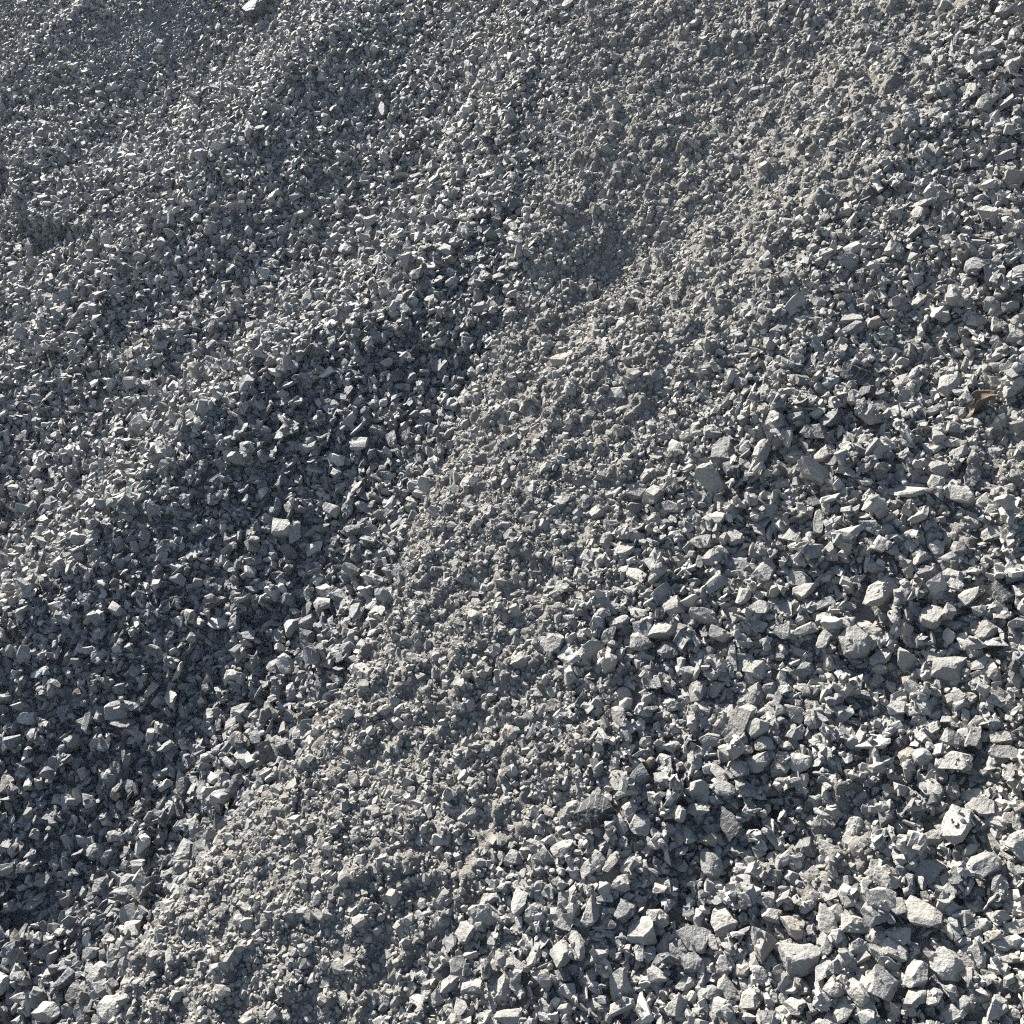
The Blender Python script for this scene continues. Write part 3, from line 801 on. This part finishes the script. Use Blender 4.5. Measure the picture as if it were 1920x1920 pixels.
    (-2.1457, 2.5733, 0.0435, 1.37, "b", "l", 0.65),
    (-1.5685, 1.3796, 0.0296, 0.4, "b", "w", 0.91),
    (-1.4462, 0.9388, 0.0408, 0.59, "r", "l", 0.41),
    (-1.9005, 1.9701, 0.0477, 0.58, "p", "l", 0.43),
    (-0.8095, 1.8604, 0.028, 0.97, "b", "B", 0.58),
    (-1.0463, 1.9942, 0.0328, 0.53, "p", "l", 0.48),
    (-1.6148, 1.7571, 0.0305, 0.3, "b", "l", 0.83),
    (-1.5008, 1.2886, 0.0316, 0.12, "b", "w", 0.69),
    (-1.7302, 1.0816, 0.0452, 2.4, "s", "m", 0.35),
    (-1.0122, 2.0359, 0.0265, 0.94, "b", "w", 0.66),
    (-1.609, 0.7849, 0.0402, 0.19, "p", "w", 0.37),
    (-0.1958, 1.0983, 0.0154, 0.99, "b", "B", 0.7),
    (-1.0503, 2.4612, 0.0394, -0.96, "s", "l", 0.32),
    (-1.5539, 1.8415, 0.0249, 0.28, "b", "m", 0.92),
    (-2.8798, 1.6419, 0.031, 0.24, "r", "m", 0.89),
]

FROM_GRIT = ga[None, :] - GRIT_END
CUT = 1 - np.clip(grit * 1.35 + fines_far * .8, 0, 1)           # where coarse stones lie
def pour(n, weight, med, sig, lo, hi, skip=None, sink=.22):
    a, b = random_points(n, weight)
    size = np.clip(med * np.exp(rng.normal(0, sig, n)), lo, hi)
    size *= np.where(samp(dusty, a, b) > .5, np.interp(samp(FROM_GRIT, a, b), [0, .12, .45], [.80, 1.06, 1.16]), np.interp(b, [1.4, 2.2], [1.16, 1.02]))
    if skip is not None:
        k = ~skip(a, b, size)
        a, b, size = a[k], b[k], size[k]
    kind, e = poses(len(a), (.30, .40, .25, .05))
    z = settle(a, b, size, EXT[kind], e, sink)
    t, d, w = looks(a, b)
    keep(a, b, z, size, e, kind, t, d, w)

ha = np.array([h[0] for h in HERO]); hb = np.array([h[1] for h in HERO]); hl = np.array([h[2] for h in HERO])
def near_hero(f):
    def g_(a, b, size):
        r = np.zeros(len(a), bool)
        for x, y, l in zip(ha, hb, hl):
            r |= (a - x) ** 2 + (b - y) ** 2 < (f * l + .22 * size) ** 2
        return r
    return g_

def bed(n, weight, med, sig):
    a, b = random_points(n, weight)
    size = med * np.exp(rng.normal(0, sig, n))
    kind, e = poses(n, (.5, .3, .15, .05))
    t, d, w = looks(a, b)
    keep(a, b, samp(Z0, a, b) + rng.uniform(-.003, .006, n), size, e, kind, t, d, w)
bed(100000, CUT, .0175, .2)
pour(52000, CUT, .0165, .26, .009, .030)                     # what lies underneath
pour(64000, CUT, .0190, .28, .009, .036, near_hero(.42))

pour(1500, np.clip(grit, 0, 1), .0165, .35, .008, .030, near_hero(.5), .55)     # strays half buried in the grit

# ------------------------------------------------------------------ the single stones one can point to
def hero_pose(h, k):
    rnd = random.Random(k * 7 + 1)
    cls = h[4]
    sg = {'b': 16, 'p': 14, 's': 10, 'r': 14}[cls]
    return [math.radians(rnd.gauss(0, sg)), math.radians(rnd.gauss(0, sg)), h[3] + (math.pi if rnd.random() < .5 else 0)]

POOL = {c: [cut_stone(900 + 40 * q + k, dims_for(c, rs), SHAPE[c][1] + (k % 3), SHAPE[c][2], .022, 3) for k in range(n)]
        for q, (c, n) in enumerate((('b', 26), ('p', 14), ('s', 8), ('r', 10)))}
for L in POOL.values():
    for me, ex in L: me.materials.append(MAT_STONE)
SINGLE = 298
hm, eul = [], []
for k, h in enumerate(HERO):
    L = POOL[h[4]]
    hm.append(L[k % len(L)] if k < SINGLE else (IDX[h[4]][k % len(IDX[h[4]])], None))
eul = np.array([hero_pose(h, k) for k, h in enumerate(HERO)])
# stretch of each stone so that its outline has the width it shows
wr = np.array([np.clip(h[6] / (2 * m[1][1]), .75, 1.35) if m[1] else 1.0 for h, m in zip(HERO, hm)])
ext = np.array([(m[1][0], m[1][1] * w, m[1][2] * (.5 + .5 * w)) if m[1] else EXT[m[0]] for m, w in zip(hm, wr)])
order = np.argsort(-hl)
zr = np.empty(len(HERO))
bury = np.clip(samp(grit, ha, hb) * .35, 0, .35)
zr[order] = settle(ha[order], hb[order], hl[order], ext[order], eul[order], .10, bury[order])

# ------------------------------------------------------------------ what each single stone is called
TONE_WORD = {'k': 'black', 'd': 'dark slate-grey', 'm': 'mid-grey', 'l': 'dusty pale grey', 'w': 'bright whitish', 'B': 'brownish'}
FORM_WORD = {'b': 'angular stone', 'p': 'flat slabby stone', 's': 'long splinter-like stone', 'r': 'rounded cobble'}
STOP = set('with just near leaning standing overlapping lying tucked tapering beside wedged on topped capped half among split at jutting where in perched sitting alone above hugging below capping high'.split())
def short_name(label):
    w = []
    for x in label.replace(',', ' ,').split():
        if x in STOP or x == ',': break
        w.append(x)
    return ' '.join(w)
MARKS = [(k, short_name(h[7])) for k, h in enumerate(HERO) if len(h) > 7]
MARKS = [(k, s) for k, s in MARKS if len(s.split()) >= 3 and sum(s == t for _, t in MARKS) == 1]
def zone_of(a, b):
    i = min(max(int((b - B0) / STEP), 0), NB - 1)
    if a < RIDGE[i, 0] - .03: return 'on the furrowed slope beyond the gravel ridge', 'stones on the slope beyond the ridge'
    if a < EDGE[i, 0] + .02: return 'in the shaded hollow of clean gravel', 'stones in the shaded hollow'
    if a < GRIT_END[i, 0] - .02: return 'in the band of fine grit', 'stones in the grit band'
    return 'on the coarse dusty flank', 'stones on the coarse dusty flank'
LABELS = []
for k, h in enumerate(HERO[:SINGLE]):
    ph, grp = zone_of(h[0], h[1])
    if len(h) > 7:
        LABELS.append([h[7], grp]); continue
    size = 'large ' if h[2] > .046 else ('small ' if h[2] < .028 else '')
    best = None
    for m, s in MARKS:
        q = HERO[m]
        d = math.hypot(h[0] - q[0], h[1] - q[1])
        if d < .22 and (best is None or d < best[0]): best = (d, s, h[0] - q[0], h[1] - q[1])
    if best:
        d, s, da, db = best
        rel = (('just ' if d < .1 else 'somewhat ') + ('uphill of the ' if db > 0 else 'downhill of the ')) if abs(db) > abs(da) * .8 else ('beside the ' if d < .1 else 'across from the ')
        where = rel + s
    else:
        where = ph
    form = 'oblong ' if h[4] in 'bp' and h[6] < .58 else ('squarish ' if h[4] in 'bp' and h[6] > .82 else '')
    LABELS.append([size + form + TONE_WORD[h[5]] + ' ' + FORM_WORD[h[4]] + ' ' + where, grp])
same = {}
for k, (l, g_) in enumerate(LABELS): same.setdefault(l, []).append(k)
for l, ks in same.items():                                     # two of a kind: the bigger and the smaller one
    if len(ks) == 2 and not l.startswith(('large', 'small')):
        p, q = sorted(ks, key=lambda k: -HERO[k][2] * HERO[k][6] ** .5)
        if HERO[p][2] > 1.1 * HERO[q][2]: LABELS[p][0] = 'bigger ' + l; LABELS[q][0] = 'smaller ' + l
def label_of(k, h):
    return LABELS[k]


TONE = {'k': .03, 'd': .27, 'm': .47, 'l': .62, 'w': .74, 'B': .5}
for k, h in enumerate(HERO):
    a, b, l, ang, cls, tn = h[:6]
    dz = float(samp(dusty, np.array([a]), np.array([b]))[0])
    tone = TONE[tn] + random.Random(k).uniform(-.05, .05)
    dust = {'k': .04, 'd': .2, 'm': .6, 'l': .85, 'w': .55, 'B': .35}[tn] * (.25 + .75 * dz)
    warm = .5 if tn == 'B' else max(0, random.Random(k + 50).gauss(0, .08))
    if k >= SINGLE:
        keep(*[np.array([q]) for q in (a, b, zr[k], l, eul[k], hm[k][0], tone, dust, warm)])
        continue
    o = bpy.data.objects.new('stone', hm[k][0]); COL.objects.link(o)
    R = Euler(eul[k]).to_matrix().to_4x4()
    o.matrix_world = FRAME @ Matrix.Translation((a, b, zr[k])) @ R @ Matrix.Diagonal((l, l * wr[k], l * (.5 + .5 * wr[k]), 1))
    o['tone'] = tone; o['dust'] = dust; o['warm'] = warm; o['length'] = l
    o['label'], o['group'] = label_of(k, h)
    o['category'] = 'stone'

# small stones that rolled in between, over and against them
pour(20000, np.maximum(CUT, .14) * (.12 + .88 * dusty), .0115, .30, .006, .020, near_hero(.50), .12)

# ------------------------------------------------------------------ grit: crumbs of rock and dust
def sprinkle(n, weight, med, sig, lo, hi, lift, base, spread):
    a, b = random_points(n, weight)
    size = np.clip(med * np.exp(rng.normal(0, sig, n)), lo, hi)
    for h in HERO:                                             # clean dark faces keep no crumbs
        if h[5] == 'k': m_ = (a - h[0]) ** 2 + (b - h[1]) ** 2 > (.5 * h[2]) ** 2; a, b, size = a[m_], b[m_], size[m_]
    n = len(a)
    e = rng.uniform(0, 2 * math.pi, (n, 3))
    z = samp(base, a, b) + size * lift + rng.normal(0, 1, n) * spread
    t = np.clip(rng.normal(.52, .10, n), .1, .9)
    du = np.clip(samp(dusty, a, b) * rng.normal(.9, .15, n) + .25 * samp(fines_far, a, b), 0, 1)
    return [a, b, z, size, e, rng.integers(0, 10, n), t, du, np.where(rng.random(n) < .04, .3, 0)]

clump = field(rng, .012, .012)
GB = Z0 + .005 + .006 * np.clip(clump, -1.2, 2.4) + .004 * field(rng, .005, .005)
HB = blur(H, .004)
GB = np.maximum(GB, np.where(grit > .3, np.minimum(HB, GB + .006), GB))
GW = np.clip(grit * 1.1, 0, 1)
# the powdery bed itself: a sheet of packed dust with clods, lying over the slope wherever there is grit
bi, bj = slice(0, NB, 1), slice(int((-3.3 - A0) / STEP), NA, 1)
ga_b, gb_b = ga[bj], gb[bi]
soft = blur(grit, .006)[bi, bj]
hb_ = (GB + .0022 * field(rng, .0035, .0035) - .0005)[bi, bj] - .03 * np.clip(1 - soft / .38, 0, 1)
vis = visible_margin(np.repeat(ga_b[None, :], len(gb_b), 0).ravel(), np.repeat(gb_b[:, None], len(ga_b), 1).ravel(), .3).reshape(soft.shape)
ok = (soft > .10) & vis
cell = ok[:-1, :-1] & ok[1:, :-1] & ok[:-1, 1:] & ok[1:, 1:]
num = -np.ones(ok.shape, int); used = np.zeros(ok.shape, bool)
used[:-1, :-1] |= cell; used[1:, :-1] |= cell; used[:-1, 1:] |= cell; used[1:, 1:] |= cell
num[used] = np.arange(used.sum())
PA, PB = np.meshgrid(ga_b, gb_b)
pv = np.stack([PA[used], PB[used], hb_[used]], 1)
pf = np.stack([num[:-1, :-1][cell], num[:-1, 1:][cell], num[1:, 1:][cell], num[1:, :-1][cell]], 1)
me = bpy.data.meshes.new('dust_bed')
me.vertices.add(len(pv)); me.vertices.foreach_set('co', pv.ravel().astype(np.float32))
me.loops.add(pf.size); me.loops.foreach_set('vertex_index', pf.ravel().astype(np.int32))
me.polygons.add(len(pf)); me.polygons.foreach_set('loop_start', (np.arange(len(pf)) * 4).astype(np.int32))
me.update(calc_edges=True)
at = me.attributes.new('dusty', 'FLOAT', 'POINT'); at.data.foreach_set('value', np.ones(len(pv), np.float32))
me.materials.append(bpy.data.materials['packed_fines'])
bed_o = bpy.data.objects.new('dust_bed', me); COL.objects.link(bed_o); bed_o.matrix_world = FRAME
bed_o['kind'] = 'stuff'; bed_o['label'] = 'powdery grey brown dust packed between the grit crumbs'; bed_o['category'] = 'dust'
print('bed', len(pf))

grit_sets = [
    sprinkle(115000, GW, .0048, .62, .0022, .022, .0, GB, .0012),
    sprinkle(int(115000 * .20), np.clip(dusty * .8, 0, 1), .0050, .35, .003, .010, .25, HB, .0005),
    sprinkle(int(115000 * .12), np.clip(fines_far, 0, 1), .0075, .3, .004, .013, .1, Z0 + .006, .001),
]
grit_all = [np.concatenate(x) for x in zip(*grit_sets)]

# ------------------------------------------------------------------ loose material as instances on points
def scatter_object(name, data, collection, label, cat):
    a, b, z, size, e, kind, tone, dust, warm = data
    n = len(a)
    me = bpy.data.meshes.new(name)
    me.vertices.add(n)
    me.vertices.foreach_set('co', np.stack([a, b, z], 1).ravel().astype(np.float32))
    def add(nm, tp, v, key='value'):
        at = me.attributes.new(nm, tp, 'POINT'); at.data.foreach_set(key, v)
    add('rot', 'FLOAT_VECTOR', e.ravel().astype(np.float32), 'vector')
    for nm, v in (('size', size), ('tone', tone), ('dust', dust), ('warm', warm)): add(nm, 'FLOAT', v.astype(np.float32))
    add('shape', 'INT', kind.astype(np.int32))
    o = bpy.data.objects.new(name, me); COL.objects.link(o); o.matrix_world = FRAME
    ng = bpy.data.node_groups.new(name + '_scatter', 'GeometryNodeTree')
    ng.interface.new_socket('Geometry', in_out='INPUT', socket_type='NodeSocketGeometry')
    ng.interface.new_socket('Geometry', in_out='OUTPUT', socket_type='NodeSocketGeometry')
    N = ng.nodes.new; L = ng.links.new
    gi, go = N('NodeGroupInput'), N('NodeGroupOutput')
    ci = N('GeometryNodeCollectionInfo'); ci.inputs['Collection'].default_value = collection
    ci.inputs['Separate Children'].default_value = True; ci.inputs['Reset Children'].default_value = True
    mp = N('GeometryNodeMeshToPoints')
    ip = N('GeometryNodeInstanceOnPoints'); ip.inputs['Pick Instance'].default_value = True
    def named(nm, tp):
        q = N('GeometryNodeInputNamedAttribute'); q.data_type = tp; q.inputs['Name'].default_value = nm
        return q.outputs[0]
    er = N('FunctionNodeEulerToRotation'); L(named('rot', 'FLOAT_VECTOR'), er.inputs[0])
    L(gi.outputs[0], mp.inputs[0]); L(mp.outputs[0], ip.inputs['Points']); L(ci.outputs[0], ip.inputs['Instance'])
    L(named('shape', 'INT'), ip.inputs['Instance Index']); L(er.outputs[0], ip.inputs['Rotation']); L(named('size', 'FLOAT'), ip.inputs['Scale'])
    L(ip.outputs[0], go.inputs[0])
    md = o.modifiers.new('scatter', 'NODES'); md.node_group = ng
    o['kind'] = 'stuff'; o['label'] = label; o['category'] = cat
    return o

for nm, lb in (('clean_gravel', 'clean dark grey crushed gravel covering the furrowed heap'), ('dusty_gravel', 'dust coated pale grey crushed gravel beside the grit band')):
    d = [np.concatenate(x) for x in zip(*BATCH[nm])]
    print(nm, len(d[0]))
    scatter_object(nm, d, loose, lb, 'gravel')
print('grit', len(grit_all[0]))
scatter_object('fine_grit', grit_all, crumbs, 'fine pale crumbly grit spilling down between the gravel', 'grit')

# ------------------------------------------------------------------ a dry leaf curled up between the stones
def leaf_material(name, c0, c1):
    m = bpy.data.materials.new(name)
    nt, p = nodes_of(m)
    tc = nt.nodes.new('ShaderNodeTexCoord').outputs['Object']
    n1 = noise_n(nt, tc, 160, 5, .7)
    nt.links.new(mixc(nt, n1, c0, c1), p.inputs['Base Color'])
    p.inputs['Roughness'].default_value = .62
    b = nt.nodes.new('ShaderNodeBump'); b.inputs['Strength'].default_value = .4; b.inputs['Distance'].default_value = .001
    nt.links.new(noise_n(nt, tc, 400, 3, .6), b.inputs['Height']); nt.links.new(b.outputs[0], p.inputs['Normal'])
    return m

def leaf_point(t, f):
    """t along the leaf, f across from edge (-1) to edge (1); the two halves roll up unequally"""
    w = .021 * math.sin(math.pi * (.06 + .90 * t)) ** .75 * (1 + .07 * math.sin(9 * t + 2 * f))
    r = .0115 if f < 0 else .019
    ang = f * w / r
    x = (t - .5) * .056 + .004 * f * f
    y = r * math.sin(ang)
    z = r * (1 - math.cos(ang)) + .007 * math.sin(2.6 * t) + .0012 * math.sin(17 * t + 5 * f)
    return (x, y, z)

nt_, nf_ = 22, 17
top = [leaf_point(i / (nt_ - 1), -1 + 2 * j / (nf_ - 1)) for i in range(nt_) for j in range(nf_)]
low = [(x, y, z - .0006) for x, y, z in top]
fc = []
for i in range(nt_ - 1):
    for j in range(nf_ - 1):
        q = i * nf_ + j
        fc.append((q, q + nf_, q + nf_ + 1, q + 1)); q += len(top)
        fc.append((q, q + 1, q + nf_ + 1, q + nf_))
rim = [j for j in range(nf_)] + [i * nf_ + nf_ - 1 for i in range(1, nt_)] + [(nt_ - 1) * nf_ + j for j in range(nf_ - 2, -1, -1)] + [i * nf_ for i in range(nt_ - 2, 0, -1)]
for u, v in zip(rim, rim[1:] + rim[:1]): fc.append((u, v, v + len(top), u + len(top)))
la, lb = (-0.5698, 1.7611)
win = H[int((lb - .018 - B0) / STEP):int((lb + .018 - B0) / STEP), int((la - .018 - A0) / STEP):int((la + .018 - A0) / STEP)]
leaf = bpy.data.objects.new('dry_leaf', None); COL.objects.link(leaf)
leaf.empty_display_size = .02
leaf.matrix_world = FRAME @ Matrix.Translation((la, lb, float(np.percentile(win, 80)) - .001)) @ Euler((math.radians(-18), math.radians(-14), math.radians(62))).to_matrix().to_4x4()
leaf['label'] = 'brown curled dry leaf lying between dusty stones on the coarse flank'; leaf['category'] = 'leaf'
blade = link_mesh('blade', top + low, fc, leaf_material('dry_leaf_brown', (.050, .032, .021), (.125, .088, .058))); blade.parent = leaf
for p in blade.data.polygons: p.use_smooth = True
rib_v, rib_f = [], []
for i in range(14):
    t = -.10 + 1.0 * i / 13
    x, y, z = leaf_point(max(t, 0), 0); x = (t - .5) * .056; rr = .0011 * (1 - .6 * i / 13)
    for k in range(6):
        a_ = k * math.pi / 3
        rib_v.append((x, y + rr * math.cos(a_), z - .0004 + rr * math.sin(a_)))
for i in range(13):
    for k in range(6):
        q, s_ = i * 6 + k, i * 6 + (k + 1) % 6
        rib_f.append((q, s_, s_ + 6, q + 6))
rib_f += [tuple(range(5, -1, -1)), tuple(range(78, 84))]
rib = link_mesh('midrib', rib_v, rib_f, leaf_material('dry_leaf_rib', (.16, .11, .07), (.26, .19, .12))); rib.parent = leaf

# ------------------------------------------------------------------ dust hanging in the air above the heap
hz_v = [(x, y, z) for x in (-24.0, 24.0) for y in (-24.0, 24.0) for z in (-2.9, 14.0)]
hz_f = [(0, 1, 3, 2), (4, 6, 7, 5), (0, 4, 5, 1), (2, 3, 7, 6), (0, 2, 6, 4), (1, 5, 7, 3)]
haze = link_mesh('haze', hz_v, hz_f, None)
hm_ = bpy.data.materials.new('hanging_dust'); hm_.use_nodes = True
ht = hm_.node_tree; ht.nodes.clear()
ho = ht.nodes.new('ShaderNodeOutputMaterial'); hv = ht.nodes.new('ShaderNodeVolumePrincipled')
hv.inputs['Color'].default_value = (.80, .87, 1.0, 1); hv.inputs['Density'].default_value = .0018; hv.inputs['Anisotropy'].default_value = .3
ht.links.new(hv.outputs[0], ho.inputs['Volume'])
haze.data.materials.append(hm_)
haze['kind'] = 'stuff'; haze['label'] = 'thin bluish dust hanging in the air over the heap'; haze['category'] = 'haze'
